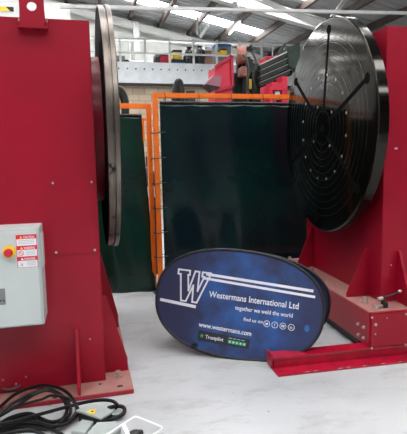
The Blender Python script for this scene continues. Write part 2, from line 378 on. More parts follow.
# fluorescent lamps and fan
def lamp(px, py, Y, L, ry, label, tm):
    p = atY(px, py, Y); o = empty('fluorescent_lamp', p, 0, label, 'lamp'); o.rotation_euler = (0, 0, ry)
    MB().box(-L/2, L/2, -.04, .04, .025, .055, .005).build('housing', 'white', o)
    MB().cyl((-L/2, 0, 0), (L/2, 0, 0), .024).build('tube', tm, o, True)
    for x in (-L/3, L/3): MB().cyl((x, 0, .056), (x, 0, .6), .008, 6).build('wire', 'grey', o)
lamp(204.5, 32, 13.5, 1.25, R(86), 'unlit hanging strip lamp left of the lit one, below the roof purlins', 'white')
lamp(234.5, 28.5, 13.5, 1.25, R(86), 'lit hanging strip lamp under the middle of the rooflight', 'tube')
p = atY(237, 8, 12); o = empty('ceiling_fan', p, 0, 'small white ceiling fan under the tie beam', 'fan')
MB().cyl((0, 0, .04), (0, 0, .75), .03).build('rod', 'white', o)
MB().cyl((0, 0, -.1), (0, 0, .04), .12, 20, .08).build('motor', 'white', o, True)
for k in range(3):
    a = k*2*PI/3+.1; d = Vector((math.cos(a), math.sin(a), 0)); MB().beam(d*.1+Vector((0, 0, -.04)), d*.62+Vector((0, 0, -.04)), .1, .015).build('blade', 'white', o)

# ------------------------------------------------------------------ machinery beyond the screens
def bpt(px, py, Y, O): v = atY(px, py, Y); return Vector((v.x-O[0], v.y-O[1], v.z-O[2]))
def panel_thing(name, pts, Y, ext, m, label, cat, O=None, parent=None):
    O = O or atY(pts[0][0], 160, Y)
    return O
# red box section (large red housing) with a hopper
O = (2.6, 9, 0)
o = empty('machine_housing', O, 0, 'tall red sheet metal housing behind the orange screen bar', 'machine')
P_ = lambda px, py, Y=9: bpt(px, py, Y, O)
MB().prism([P_(215, 67), P_(231.5, 56), P_(232.5, 104), P_(215, 108)], (0, .5, 0)).build('body', 'bred', o)
for qa, qb in (((215, 67), (231.5, 56)), ((215, 92), (232, 86)), ((231.6, 56), (232.6, 86))):
    MB().beam(P_(*qa, 8.97), P_(*qb, 8.97), .05, .05).build('flange', 'crim', o)
b = MB(); q = P_(215.2, 104); b.box(q.x, q.x+.3, .0, .45, 0, q.z); b.build('leg', 'bred', o)
b = MB(); a1, a2, a3, a4 = P_(205.5, 84, 8.7), P_(214, 75, 8.7), P_(222, 76, 8.7), P_(220.5, 87, 8.7)
b.prism([a1, a2, a3, a4], (0, .28, 0)); b.build('hopper', 'hop', o)
b = MB(); b.prism([P_(205, 84.5, 8.69), P_(220.5, 87.5, 8.69), P_(213, 91, 8.69)], (0, .28, 0)); b.build('hopper_mouth', 'chip', o)
# copper wire reel
O = (3.0, 9.3, 0)
o = empty('wire_reel', O, 0, 'copper wire reel on a stand between red housing and green press', 'reel')
c = bpt(241.5, 56, 9.3, O)
MB().lathe([(-.09, .0), (-.09, .21), (-.07, .21), (-.07, .12), (.07, .12), (.07, .21), (.09, .21), (.09, 0)], c, (.95, -.3, 0), 32).build('flanges', 'copper', o, True)
MB().lathe([(-.069, .121), (-.069, .18), (.069, .18), (.069, .121)], c, (.95, -.3, 0), 32).build('wire', 'copper', o, True)
b = MB(); b.box(c.x-.05, c.x+.05, .12, .2, 0, c.z); b.box(c.x-.3, c.x+.3, -.2, .4, 0, .06); b.build('stand', 'dgreen', o)
b = MB(); b.box(c.x-.07, c.x+.05, -.2, .05, c.z-.42, c.z-.23, .02); b.build('feeder', 'copper', o, True)
# green machine
O = (3.2, 9.1, 0)
o = empty('green_press', O, 0, 'dark green press behind the orange bar, left of the louvred stack', 'machine')
g = lambda px, py, Y=9.1: bpt(px, py, Y, O)
a, c = g(234, 68), g(256, 68)
MB().box(a.x, c.x, .45, .9, 0, a.z, .04).build('body', 'green', o)
a, c = g(246, 56), g(254, 75)
MB().box(a.x, c.x, 0, .4, c.z, a.z, .05).build('head', 'dgreen', o)
a, c = g(246.5, 75), g(249.5, 104); MB().box(a.x, c.x, .02, .3, 0, a.z).build('column', 'green', o)
a, c = g(250.5, 78), g(253.5, 88); MB().box(a.x, c.x, .1, .4, c.z, a.z).build('warning_plate', 'yellow', o)
a = g(253, 80); b = MB(); b.tube(spline([g(243, 55, 9.0), g(247, 60, 8.95), g(249, 72, 8.9), g(247, 84, 8.9), g(250, 96, 8.9)]), .02); b.build('hose', 'darkm', o, True)
b = MB(); b.tube(spline([g(252, 52, 9.0), g(256, 62, 8.9), g(253, 78, 8.9), g(256, 90, 8.9)]), .02); b.build('hose', 'darkm', o, True)
b = MB(); b.box(g(253.5, 0).x, g(262, 0).x, .1, .5, 0, g(254, 62).z, .03); b.build('side_column', 'dgreen', o)
# stack of ribbed troughs
O = (3.7, 9, 0)
o = empty('conveyor_trough', O, 0, 'stack of tilted dark green ribbed troughs beside the round faceplate', 'machine')
g = lambda px, py, Y=9: bpt(px, py, Y, O)
for k in range(4):
    a = g(259, 67.5+k*5.9); c = g(289, 53.5+k*6.4)
    sl = MB(); sl.beam(a, c, .12, .07); sl = sl.build('slat', 'dgreen', o)
    b = MB(); b.beam(a+Vector((0, -.02, .045)), c+Vector((0, -.02, .045)), .13, .018); b.build('slat_highlight', 'paleg' if k == 0 else 'grey', sl)  # pale strip along the slat top, a highlight put into the colour
b = MB(); b.prism([g(260, 68, 9.12), g(291, 53, 9.12), g(292, 75, 9.12), g(260, 88, 9.12)], (0, .3, 0)); b.build('back_plate', 'slot', o)
b = MB(); b.prism([g(287, 48, 8.9), g(300, 42, 8.9), g(300, 70, 8.9), g(289, 66, 8.9)], (0, .5, 0)); b.build('end_housing', 'green', o)
for px in (262, 288): b = MB(); q = g(px, 70, 9.2); b.box(q.x-.05, q.x+.05, .45, .55, 0, q.z); b.build('leg', 'dgreen', o)
b = MB(); b.beam(g(274, 62, 9.5), g(285, 44, 9.5), .04, .05); b.build('jib', 'darkm', o)
# red frame below the troughs
O = (3.9, 8.6, 0)
o = empty('machine_stand', O, 0, 'red steel frame below the ribbed troughs, next to the round faceplate', 'frame')
g = lambda px, py, Y=8.6: bpt(px, py, Y, O)
a, c = g(272, 82), g(287, 90); MB().box(a.x, c.x, 0, .3, c.z, a.z).build('cross_panel', 'bred', o)
a, c = g(282.5, 76), g(288, 110); MB().box(a.x, c.x, .02, .3, 0, a.z).build('upright', 'bred', o)
a, c = g(270, 86), g(273, 110); MB().box(a.x, c.x, .02, .3, 0, a.z).build('upright', 'bred', o)
a, c = g(276, 91), g(281, 99); MB().box(a.x, c.x, .05, .25, c.z, a.z).build('control_box', 'paleg', o)
O = (4.0, 11.5, 0); o = empty('red_cabinet', O, 0, 'far red cabinet showing over the top of the ribbed troughs', 'cabinet')
a, c = bpt(266, 56, 11.5, O), bpt(279, 60, 11.5, O)
MB().box(a.x, c.x, 0, .5, 0, a.z, .02).build('body', 'bred', o); MB().box(a.x+.03, c.x-.03, -.015, 0, .3, a.z-.06).build('door', 'crim', o)
# fume hoses
def hose(pts, Y, r, label):
    P = [atY(px, py, Y) for px, py in pts]; P = [Vector((P[0].x, Y, .01)), Vector((P[0].x, Y, 1.5))]+P+[Vector((P[-1].x, Y, 1.5)), Vector((P[-1].x, Y, .01))]
    b = MB(); sp = spline(P, 16); b.tube(sp, r, 14)
    for i in range(2, len(sp)-1, 2):
        t = (sp[i+1]-sp[i]).normalized(); b.lathe([(-.02, r*.98), (0, r*1.1), (.02, r*.98)], sp[i], t, 14)
    o = b.build('fume_hose', 'black', None, True); tag(o, label, 'hose', 'black ribbed hoses arching behind the screens')
hose([(125.5, 118), (125, 102), (122.5, 94), (119, 90), (116, 93), (115, 104), (115, 130)], 12, .095, 'thick black ribbed hose arching beside the edge of the left faceplate')
hose([(174.5, 118), (175, 98), (176.5, 88), (178.8, 82), (180.6, 88), (181, 100), (181, 118)], 12, .09, 'thick black ribbed hose arching over the long orange bar')
o = tag(MB().box(-.12, .12, -.1, .1, 0, 1, .02).build('stub_post', 'darkm'), 'short dark post against the block wall right of the arching hose', 'post'); q = atY(190, 91, 12); o.location = (q.x, 12, 0); o.scale = (1, 1, q.z)

# equipment glimpsed between the two screens
O = (.9, 6.6, 0)
o = empty('gas_bottle', (.84, 6.3, 0), 0, 'dark gas bottle with a white band glimpsed in the gap between the two green curtains', 'gas bottle')
MB().lathe([(0, 0), (0, .1), (.02, .11), (1.2, .11), (1.35, .06), (1.42, .035), (1.42, 0)], (0, 0, 0), (0, 0, 1), 24).build('cylinder_body', 'darkm', o, True)
MB().lathe([(1.425, 0), (1.425, .045), (1.55, .045), (1.58, 0)], (0, 0, 0), (0, 0, 1), 16).build('valve_cap', 'darkm', o, True)
MB().lathe([(1.03, .112), (1.03, .118), (1.17, .118), (1.17, .112)], (0, 0, 0), (0, 0, 1), 24).build('label_band', 'white', o, True)

# ------------------------------------------------------------------ welding screens
def screen(p0, p1, ztop, zc, mcur, label, clabel, post_left=True, post_right=True, over=0, seed=0, bottom=.06, flare=0, xa=.07):
    rnd = random.Random(seed)
    p0, p1 = Vector(p0), Vector(p1); d = (p1-p0); L = d.length; ang = math.atan2(d.y, d.x)
    o = empty('screen_frame', p0, ang, label, 'screen frame', 'orange screen frames')
    s = .026
    if post_left: MB().box(-s, s, -s, s, 0, ztop+s).build('post', 'orange', o, bev=.004)
    if post_right: MB().box(L-s, L+s, -s, s, 0, ztop+s).build('post', 'orange', o, bev=.004)
    MB().box(s+.001 if post_left else -.3, L-s-.001, -s, s, ztop-s, ztop+s).build('top_bar', 'orange', o, bev=.004)
    for x, on in ((0, post_left), (L, post_right)):
        if on: MB().box(x-.03, x+.03, -.2, .03, 0, .012).build('foot_plate', 'darkm', o)
    # curtain hangs from it
    c = empty('welding_curtain', p0, ang, clabel, 'curtain', 'green welding curtains')
    nx, nz = 60, 40; x0, x1 = xa, L+over
    b = MB(); ph = rnd.random()*6
    for side in (0, 1):
        pass
    g = []
    for j in range(nz+1):
        row = []
        for i in range(nx+1):
            u, v = i/nx, j/nz
            z = bottom+(zc-bottom)*v; fold = (1-v)*.5+.5
            y = -.03+fold*(.018*math.sin(u*11+ph)+.012*math.sin(u*23+v*3+ph*2)+.006*math.sin(v*9+u*5))
            sag = -.012*math.sin(u*PI*6)**2*(v > .97)
            row.append(b.bm.verts.new((x0+(x1-x0+flare*(1-v))*u, y, z+sag+(.02*math.sin(u*7+ph) if j == 0 else 0))))
        g.append(row)
    for j in range(nz):
        for i in range(nx): b.bm.faces.new((g[j][i], g[j][i+1], g[j+1][i+1], g[j+1][i]))
    f = b.build('curtain_sheet', mcur, c, True); sm = f.modifiers.new('s', 'SOLIDIFY'); sm.thickness = .003
    b = MB(); hp = [(x0+(x1-x0)*i/nx, -.034+(.5+.5*0)*(.018*math.sin(i/nx*11+ph)+.012*math.sin(i/nx*23+3+ph*2)), zc-.012) for i in range(nx+1)]
    b.tube(hp, .014, 6); b.build('hem', 'hem', c, True)
    k = x0+.06
    while k < x1-.05:
        MB().tube([(k+.0*math.cos(t), (-.0)+.045*math.sin(t), (zc+ztop)/2-.01+((ztop-zc)/2+.045)*math.cos(t)) for t in [2*PI*q/14 for q in range(14)]], .004, 6, True).build('tie', 'black', c); k += .37
    if post_left:
        z = .45
        while z < ztop-.2:
            MB().tube([(.5*(.07)+(.085)*math.cos(t)-.01, .045*math.sin(t), z+.012*math.sin(t+1)) for t in [2*PI*q/14 for q in range(14)]], .0045, 6, True).build('tie', 'black', c); z += .27
    return o, c
a = atY(155, 97, 5.2)
screen((.778, 5.2, 0), (2.72, 5.2, 0), 2.19, 2.125, 'curt2', 'long orange tube frame with its bar running to the round faceplate', 'wide dark green welding curtain hanging behind the oval banner', over=.0, seed=2, bottom=.06, xa=.045)
# its left neighbour, a little lower and further back
o, c = screen((-.6, 5.3, 0), (.735, 5.42, 0), 2.10, 2.01, 'curt', 'lower orange tube frame showing right of the left faceplate', 'narrow visible green welding curtain next to the left machine', over=-.085, seed=5, bottom=.015, flare=.1)
MB().box(1.262, 1.284, -.022, .022, 1.72, 1.97).build('inner_bar', 'orange', o)
MB().box(1.285, 1.308, -.022, .022, 1.94, 1.97).build('inner_bar', 'orange', o)

# ------------------------------------------------------------------ the two big machines
def machine(origin, rz, s, label, zb, left):
    o = empty('welding_positioner', origin, rz, label, 'machine', 'pair of red welding positioners facing each other')
    X = lambda u: s*u
    if left: MB().box(X(0), X(1.5), 0, 1.98, 0, zb).build('base_plate', 'dusty', o, bev=.003)
    else: MB().box(X(0), X(1.5), 0, 1.98, .091, zb, .004).build('base_box', 'dusty', o)
    u0, v0, v1, top = (.17, .18, 1.74, 2.37) if left else (.217, .214, 1.7, 2.45)
    MB().box(X(u0), X(1.4), v0, v1, zb, top, .004).build('column', 'red', o)
    # gussets on the inner side
    gt = .018; ga = .75 if left else .745
    for v, ga, ft in (((.3, .58, .09), (1.22, .72, .11)) if left else ((.4, .755, .03), (1.5, .78, .03))):
        f = 0.0 if left else .02
        b = MB(); b.prism([(X(.01+f), v, zb), (X(u0), v, zb), (X(u0), v, ga), (X(u0-.03), v, ga), (X(.01+f), v, zb+ft)], (0, gt, 0)); b.build('gusset', 'red', o)
    for u in ((.332,) if left else (.345,)):
        gz = .42 if left else .76
        if not left: pts = [(X(u), .02, zb), (X(u), v0, zb), (X(u), v0, gz), (X(u), v0-.03, gz), (X(u), .02, zb+.03)]
        else: pts = [(X(u), .01, zb), (X(u), v0, zb), (X(u), v0, gz), (X(u), v0-.03, gz), (X(u), .01, zb+.05)]
        b = MB(); b.prism(pts, (X(.02), 0, 0)); b.build('gusset', 'red', o)
    # bolts
    def bolt(u, v, z=zb, h=.05, r=.014):
        b = MB(); b.cyl((X(u), v, z), (X(u), v, z+h), r, 14); b.cyl((X(u), v, z), (X(u), v, z+.018), r*1.45, 6); b.cyl((X(u), v, z+h), (X(u), v, z+h+.012), r*1.25, 14); b.build('anchor_bolt', 'bolt', o, True)
    if left: bolt(.085, .2, h=.035)
    else: bolt(.087, .216, h=.04); bolt(.15, 1.40, h=.012, r=.016); bolt(.1, 1.9, h=.025)
    # drum and faceplate
    cv = .85 if left else .915; cz = 1.74 if left else 1.757; R0 = .897 if left else .922; TH = .083 if left else .09
    f = -.03+.035 if left else .02          # face position (u); the thickness runs outward
    f = .02 if left else .033
    MB().lathe([(0, 0), (0, .54), (u0-f-TH-.001, .54), (u0-f-TH-.001, 0)], (X(f+TH+.001), cv, cz), (s, 0, 0), 64).build('drum', 'red', o, True)
    prof = [(0, 0)]; lines = []
    fp = empty_part('faceplate', o, (X(f), cv, cz))
    if left:
        MB().lathe([(0, 0), (0, R0-.01), (.006, R0), (.032, R0), (.035, R0-.018), (.043, R0-.018), (.046, R0-.006), (.076, R0-.006), (.08, R0-.012), (.08, 0)], (0, 0, 0), (s, 0, 0), 128).build_into(fp, 'edge')
        MB().lathe([(.0803, 0), (.0803, R0-.016), (.083, R0-.018), (.083, 0)], (0, 0, 0), (s, 0, 0), 96).build('back_face', 'slot', fp, True)
    else:
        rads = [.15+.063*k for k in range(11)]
        pr = [(0, 0)]
        pr += [(0, R0-.02), (.006, R0-.006), (.012, R0), (.086, R0), (.09, R0-.006), (.09, 0)]
        mb = MB().lathe(pr, (0, 0, 0), (s, 0, 0), 160); mb.build_into(fp, 'disc')
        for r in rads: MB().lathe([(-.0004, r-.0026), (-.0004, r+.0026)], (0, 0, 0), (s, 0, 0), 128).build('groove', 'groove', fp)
        for k in range(6):
            a = k*PI/3-R(8); d = Vector((0, math.sin(a), math.cos(a))); w = Vector((0, math.cos(a), -math.sin(a)))
            i0, i1, hw = .12, .82, .019
            pts = [d*i0-w*hw, d*i0+w*hw, d*i1+w*hw, d*i1-w*hw]
            b = MB(); b.prism([p+Vector((s*-.0012, 0, 0)) for p in pts], (s*.003, 0, 0))
            b.lathe([(-.0012, 0), (-.0012, .04), (.0015, .04)], d*i1, (s, 0, 0), 24); b.build('clamping_slot', 'slot', fp)
        for k in range(16):
            a = (k+.5)*PI/8; d = Vector((0, math.sin(a), math.cos(a)))*.455
            MB().lathe([(-.002, 0), (-.002, .011), (.001, .013)], d, (s, 0, 0), 12).build('bolt_hole', 'bolt', fp)
        for a in (.5, 2.1, 3.9, 5.3):
            d = Vector((0, math.sin(a), math.cos(a)))*.22; MB().lathe([(-.002, 0), (-.002, .011), (.001, .013)], d, (s, 0, 0), 12).build('bolt_hole', 'bolt', fp)
        MB().lathe([(-.001, 0), (-.001, .03), (.001, .034)], (0, 0, 0), (s, 0, 0), 32).build('centre_bore', 'slot', fp)
    return o, bolt
def empty_part(name, parent, loc):
    me = bpy.data.meshes.new(name); o = bpy.data.objects.new(name, me); C.objects.link(o); o.parent = parent; o.location = loc; return o
def build_into(self, o, m):
    self.bm.to_mesh(o.data); self.bm.free(); o.data.materials.append(M[m])
    for p in o.data.polygons: p.use_smooth = True
    o.data.set_sharp_from_angle(angle=R(30)); return o
MB.build_into = build_into

LX, LY = .25, 2.99
Lm, bolt = machine((LX, LY, 0), 0, -1, 'large red machine on the left with grey control cabinet and its faceplate seen edge on', .03, True)
# details of the left machine; its local frame: world minus (LX, LY)
def scr(p, q, r, par, m='bolt', name='screw'): MB().cyl(p, q, r, 12).build(name, m, par, True)
ap = MB().box(-.205-LX, .062-LX, .175, .1798, .91, 1.39).build('access_panel', 'red', Lm, bev=.001)
for x, z in ((-.19, 1.373), (.048, 1.373), (-.193, .93), (.048, .93)): scr((x-LX, .175, z), (x-LX, .169, z), .0075, ap)
# lifting lug
b = MB(); lx = -.25-LX
import mathutils
N = 24; hole = [(lx+.028*math.cos(2*PI*k/N), 2.425+.028*math.sin(2*PI*k/N)) for k in range(N)]
outer = []
for k in range(N):
    a = 2*PI*k/N; c_, s_ = math.cos(a), math.sin(a)
    t = min((.07/abs(c_) if abs(c_) > 1e-6 else 9), ((.05 if s_ > 0 else .11)/abs(s_) if abs(s_) > 1e-6 else 9)); x = lx+c_*t; z = 2.425+s_*t
    if z < 2.4: x = lx+(x-lx)*(1+.06*(2.425-z)/.11)
    outer.append((x, z))
va = [[b.bm.verts.new((x, y, z)) for x, z in ring] for y in (.135, .155) for ring in (hole, outer)]
for k in range(N):
    k2 = (k+1) % N
    b.bm.faces.new((va[0][k], va[0][k2], va[1][k2], va[1][k])); b.bm.faces.new((va[2][k], va[3][k], va[3][k2], va[2][k2]))
    b.bm.faces.new((va[0][k], va[2][k], va[2][k2], va[0][k2])); b.bm.faces.new((va[1][k], va[1][k2], va[3][k2], va[3][k]))
bmesh.ops.recalc_face_normals(b.bm, faces=b.bm.faces)
lug = b.build('lifting_lug', 'red', Lm)
b = MB(); b.box(lx-.085, lx+.085, .13, .18, 2.297, 2.315, .003); b.build('lug_foot', 'red', lug)
for sx in (-1, 1):
    b = MB(); b.prism([(lx+sx*.076, .156, 2.315), (lx+sx*.076, .18, 2.315), (lx+sx*.076, .18, 2.37), (lx+sx*.076, .156, 2.34)], (sx*.008, 0, 0)); b.build('lug_rib', 'red', lug)
# control cabinet
cb = empty_part('control_cabinet', Lm, (0, 0, 0))
def T(o): return o
mb = MB(); mb.box(-.95-LX, -.268-LX, 2.93-LY, 3.17-LY, .54, 1.125, .004); mb.build_into(cb, 'cab')
door = MB().box(-.95-LX, -.276-LX, 2.905-LY, 2.929-LY, .552, 1.112, .005).build('cabinet_door', 'cab', cb)
vn = MB(); vn.box(-.2675-LX, -.257-LX, 2.955-LY, 3.06-LY, .88, 1.085, .003)
for k in range(11): vn.box(-.257-LX, -.254-LX, 2.962-LY, 3.053-LY, .893+k*.017, .900+k*.017)
vn.build('vent_cover', 'cabside', cb)
yb = 2.905-LY
b = MB(); b.lathe([(0, 0), (0, .036), (.01, .036), (.014, .03), (.014, 0)], (-.434-LX, yb, .998), (0, -1, 0), 32); b.build('emergency_stop_base', 'yellow', cb, True)
b = MB(); b.lathe([(.014, .012), (.03, .014), (.034, .024), (.044, .025), (.05, .02), (.052, 0)], (-.434-LX, yb, .998), (0, -1, 0), 32); b.build('emergency_stop_button', 'estop', cb, True)
def text(body, size, loc_mat, m, parent, name='lettering', ext=.0004, align='LEFT', sx=1, width=None):
    cu = bpy.data.curves.new('t', 'FONT'); cu.body = body; cu.size = size; cu.extrude = ext; cu.align_x = align; cu.offset = size*.012; cu.resolution_u = 3
    to = bpy.data.objects.new('t', cu); C.objects.link(to); bpy.context.view_layer.update()
    me = bpy.data.meshes.new_from_object(to.evaluated_get(bpy.context.evaluated_depsgraph_get()))
    bpy.data.objects.remove(to)
    if width:
        xs = [v.co.x for v in me.vertices]; k = width/(max(xs)-min(xs)); me.transform(Matrix.Diagonal((k, 1, 1, 1)) @ Matrix.Translation((-min(xs), 0, 0)))
    me.transform(loc_mat); me.name = name; me.materials.append(M[m])
    o = bpy.data.objects.new(name, me); C.objects.link(o); o.parent = parent; return o
FR = Matrix(((1, 0, 0, 0), (0, 0, -1, 0), (0, 1, 0, 0), (0, 0, 0, 1)))      # XY text stands up facing -Y
lx0, lx1 = -.392-LX, -.284-LX
b = MB(); b.box(lx0-.003, lx1+.003, yb-.0012, yb, .90, 1.092); sheet = b.build('warning_labels', 'labelred', cb)
for i, w in enumerate(('CAUTION', 'WARNING', 'DANGER')):
    zt = 1.089-i*.0635
    MB().box(lx0, lx1, yb-.002, yb-.0013, zt-.0605, zt-.022).build('label_field', 'label', cb)
    text(w, .019, Matrix.Translation((lx0+.038, yb-.0022, zt-.018)) @ FR, 'label', cb, width=.06)
    MB().prism([(lx0+.016, yb-.0014, zt-.018), (lx0+.034, yb-.0014, zt-.018), (lx0+.025, yb-.0014, zt-.003)], (0, -.001, 0)).build('warning_triangle', 'yellow' if i < 2 else 'label', cb)
    b = MB()
    for k in range(3): b.box(lx0+(.008 if i == 0 else .05), lx1-.01, yb-.0026, yb-.0021, zt-.032-k*.009, zt-.029-k*.009)
    b.build('label_print', 'labelgrey', cb)
    if i == 1: MB().tube([(lx0+.022+.013*math.cos(t), yb-.003, zt-.041+.013*math.sin(t)) for t in [2*PI*q/20 for q in range(20)]], .0016, 5, True).build('prohibition_ring', 'labelred', cb); MB().beam((lx0+.013, yb-.003, zt-.032), (lx0+.031, yb-.003, zt-.05), .002, .003).build('prohibition_bar', 'labelred', cb)
    if i == 2: MB().prism([(lx0+.014, yb-.0022, zt-.052), (lx0+.03, yb-.0022, zt-.052), (lx0+.022, yb-.0022, zt-.03)], (0, -.001, 0)).build('hazard_pictogram', 'labelgrey', cb)
b = MB(); b.box(-.62-LX, -.472-LX, yb-.003, yb, .69, .785); b.build('rating_plate', 'grey', cb)
for k in range(3): MB().box(-.52-LX+k*.017, -.512-LX+k*.017, yb-.005, yb-.0031, .71, .72).build('plate_key', 'black', cb)
# marks: small holes with dark centres on the plate and on the column foot
def stain(x, y, z, r, sd, par):
    rd = random.Random(sd); b = MB(); pts = [(x+r*(.6+.6*rd.random())*math.cos(t), y+r*.9*(.6+.6*rd.random())*math.sin(t), z) for t in [2*PI*k/9 for k in range(9)]]
    b.prism(pts, (0, 0, .0012)); b.build('oil_stain', 'chip', par)
for i, (px, py) in enumerate(((120, 386), (55, 397.5), (100, 384))):
    q = atZ(px, py, .03); stain(q.x-LX, q.y-LY, .0301, .02 if i < 2 else .012, i, Lm)
for px, py in ((3, 380), (26, 377), (16, 384)):
    q = atY(px, py, 3.165); scr((q.x-LX, .18, q.z), (q.x-LX, .172, q.z), .006, Lm)
q = atY(46, 349, 3.17); q2 = atY(92, 340, 3.17)
for q in (atY(90, 339, 3.17),): scr((q.x-LX, .18, q.z), (q.x-LX, .177, q.z), .004, Lm, 'mark', 'paint_chip')

RX, RY = 1.99, 3.03
Rm, bolt = machine((RX, RY, 0), R(-3.5), 1, 'large red machine on the right with the big round black faceplate', .36, False)
rinv = Matrix.Rotation(R(3.5), 4, 'Z')
def rloc(p): return rinv @ (Vector(p)-Vector((RX, RY, 0)))
def plane_hit(px, py, v):          # a pixel's point on the right machine's plane local y = v
    d0 = rinv @ ray(px, py); c0 = rloc(CP); return c0+d0*((v-c0.y)/d0.y)
def side_hit(px, py, u):
    d0 = rinv @ ray(px, py); c0 = rloc(CP); return c0+d0*((u-c0.x)/d0.x)
# front end plate with its screws, side bolts
fpn = MB().box(.012, 1.49, -.012, -.001, .095, .345, .002).build('end_plate', 'red', Rm)
MB().box(.05, 1.45, .24, 1.6, .001, .0905).build('gap_shade_block', 'black', Rm)  # added black block, stands in for deep shade under the base box
for px, py, r in ((371.8, 317.5, .008), (371.5, 348, .008), (405.3, 344.5, .009), (375.6, 324.5, .011), (375.2, 334, .006), (406, 314, .008), (387, 318, .004)):
    q = plane_hit(px, py, -.012); scr((q.x, -.012, q.z), (q.x, -.018, q.z), r, fpn)
for px, py in ((358.5, 324), (364.2, 327.3), (358.8, 334.6), (364, 338)):
    q = side_hit(px, py, 0); b = MB(); b.cyl((0, q.y, q.z), (-.007, q.y, q.z), .013, 14); b.cyl((-.007, q.y, q.z), (-.016, q.y, q.z), .009, 6); b.build('side_bolt', 'bolt', Rm, True)
# toggle clamp on the front ledge
tc = MB().box(.155, .19, .06, .11, .36, .4, .004).build('toggle_clamp', 'black', Rm)
MB().cyl((.165, .085, .4), (.165, .085, .445), .014).build('clamp_pivot', 'black', tc, True)
MB().tube([(.15, .085, .435), (.21, .09, .445), (.26, .09, .455), (.3, .095, .47)], .008).build('clamp_lever', 'black', tc, True)
MB().cyl((.115, .082, .43), (.155, .085, .432), .014).build('clamp_knob', 'bolt', tc, True)
MB().sph((.305, .096, .472), .013, (1.3, 1, 1)).build('lever_knob', 'bolt', tc, True)
MB().cyl((.09, .06, .3605), (.09, .06, .39), .018, 12).build('clamp_stud', 'bolt', tc, True); MB().cyl((.09, .07, .375), (.155, .08, .375), .01, 12).build('clamp_screw', 'bolt', tc, True)
# scuff on column front
q = plane_hit(396, 148.5, .214); MB().box(q.x-.013, q.x+.013, .2115, .2135, q.z-.006, q.z+.006, .001).build('adhesive_tab', 'mark', Rm)
q = plane_hit(391, 265, .214); scr((q.x, .214, q.z), (q.x, .21, q.z), .005, Rm, 'mark', 'paint_chip')

# floor beams that carry the right machine
def beamrail(y, x0, label, rz):
    o = empty('floor_beam', (x0, y, 0), rz, label, 'beam', 'red floor beams under the right machine')
    MB().box(0, 2.3, 0, .235, .0, .013, .002).build('bottom_flange', 'beamred', o)
    b = MB(); b.box(0.012, 2.3, .125, .215, .0135, .072, .003); b.build('web', 'beamred', o)
    b = MB(); b.box(0.004, 2.3, .115, .235, .0725, .0895, .003); b.build('top_flange', 'beamred', o)
    b = MB(); b.box(-.008, .0035, .12, .225, .0135, .115, .002); b.build('end_plate', 'beamred', o)
    for k in range(9):
        rd = random.Random(k); x = .15+k*.12+rd.random()*.08; b = MB(); b.prism([(x+.012*math.cos(t)*(1+rd.random()), .006+.004*math.sin(t), .0131) for t in [2*PI*q/6 for q in range(6)]], (0, 0, .0006)); b.build('paint_chip', 'mark', o)
    return o
beamrail(2.945, 1.235, 'long red steel floor beam in front of the oval banner', R(-3.0))
beamrail(4.7, 1.9, 'rear red floor beam under the back of the right machine', R(-3.5))

# ------------------------------------------------------------------ oval banner
phi, lean, roll = R(12+YAW), R(10), R(5.5)
Xh = Vector((math.cos(phi), -math.sin(phi), 0)); Nh = Vector((math.sin(phi), math.cos(phi), 0)); Zh = Vector((0, 0, 1))
Uh = math.cos(lean)*Zh+math.sin(lean)*Nh; Nn = math.cos(lean)*Nh-math.sin(lean)*Zh
Xb = math.cos(roll)*Xh-math.sin(roll)*Uh; Ub = math.cos(roll)*Uh+math.sin(roll)*Xh
BC = Vector((1.082, 3.37, .408))
A_, B_ = .65, .416
bn = empty('oval_banner', (0, 0, 0), 0, 'blue oval pop-up banner with white lettering leaning on the floor', 'banner')
mw = Matrix((Xb, Ub, -Nn)).transposed().to_4x4(); mw.translation = BC; bn.matrix_world = mw     # local x right, y up, z toward the viewer
def sup(a, b_, n=2.35, N=120):
    out = []
    for k in range(N):
        t = 2*PI*k/N; c_, s_ = math.cos(t), math.sin(t); out.append((a*math.copysign(abs(c_)**(2/n), c_), b_*math.copysign(abs(s_)**(2/n), s_)))
    return out
def oval(a, b_, z, th, nm, m, par, mx=None):
    b = MB(); b.prism([(x, y, z) for x, y in sup(a, b_)], (0, 0, -th))
    if mx: bmesh.ops.transform(b.bm, matrix=mx, verts=b.bm.verts)
    return b.build(nm, m, par)
oval(A_-.012, B_-.012, 0, .004, 'front_panel', 'banner', bn)
MB().tube([(x, y, -.002) for x, y in sup(A_-.011, B_-.011)], .011, 10, True).build('front_rim', 'rim', bn, True)
# rear panel, hinged at the top and splayed back
splay = Matrix.Translation((.045, .36, -.03)) @ Matrix.Rotation(R(26), 4, 'X') @ Matrix.Rotation(R(-1), 4, 'Y') @ Matrix.Translation((0, -.36, -.018))
oval(A_-.012, B_-.02, 0, .004, 'rear_panel', 'banner', bn, splay)
b = MB(); b.tube([(x, y, -.002) for x, y in sup(A_-.011, B_-.019)], .011, 10, True); bmesh.ops.transform(b.bm, matrix=splay, verts=b.bm.verts); b.build('rear_rim', 'rim', bn, True)
b = MB(); b.box(-.31, -.27, -.362, -.338, -.02, .014, .004); b.box(-.325, -.275, -.372, -.36, -.01, .022, .003); b.build('foot_strap', 'black', bn)
zt = .0018
def bar(x0, y0, x1, y1, w, nm='stripe', m='print', z=.0008):
    b = MB(); d = Vector((x1-x0, y1-y0, 0)).normalized(); nrm = Vector((-d.y, d.x, 0))*w/2; p, q = Vector((x0, y0, z)), Vector((x1, y1, z))
    b.prism([p-nrm, q-nrm, q+nrm, p+nrm], (0, 0, .0006)); return b.build(nm, m, bn)
bar(-.262, .202, .575, .178, .021); bar(-.283, .150+.018, .592, .135, .019)
bar(-.618, -.047, -.318, -.066, .024)
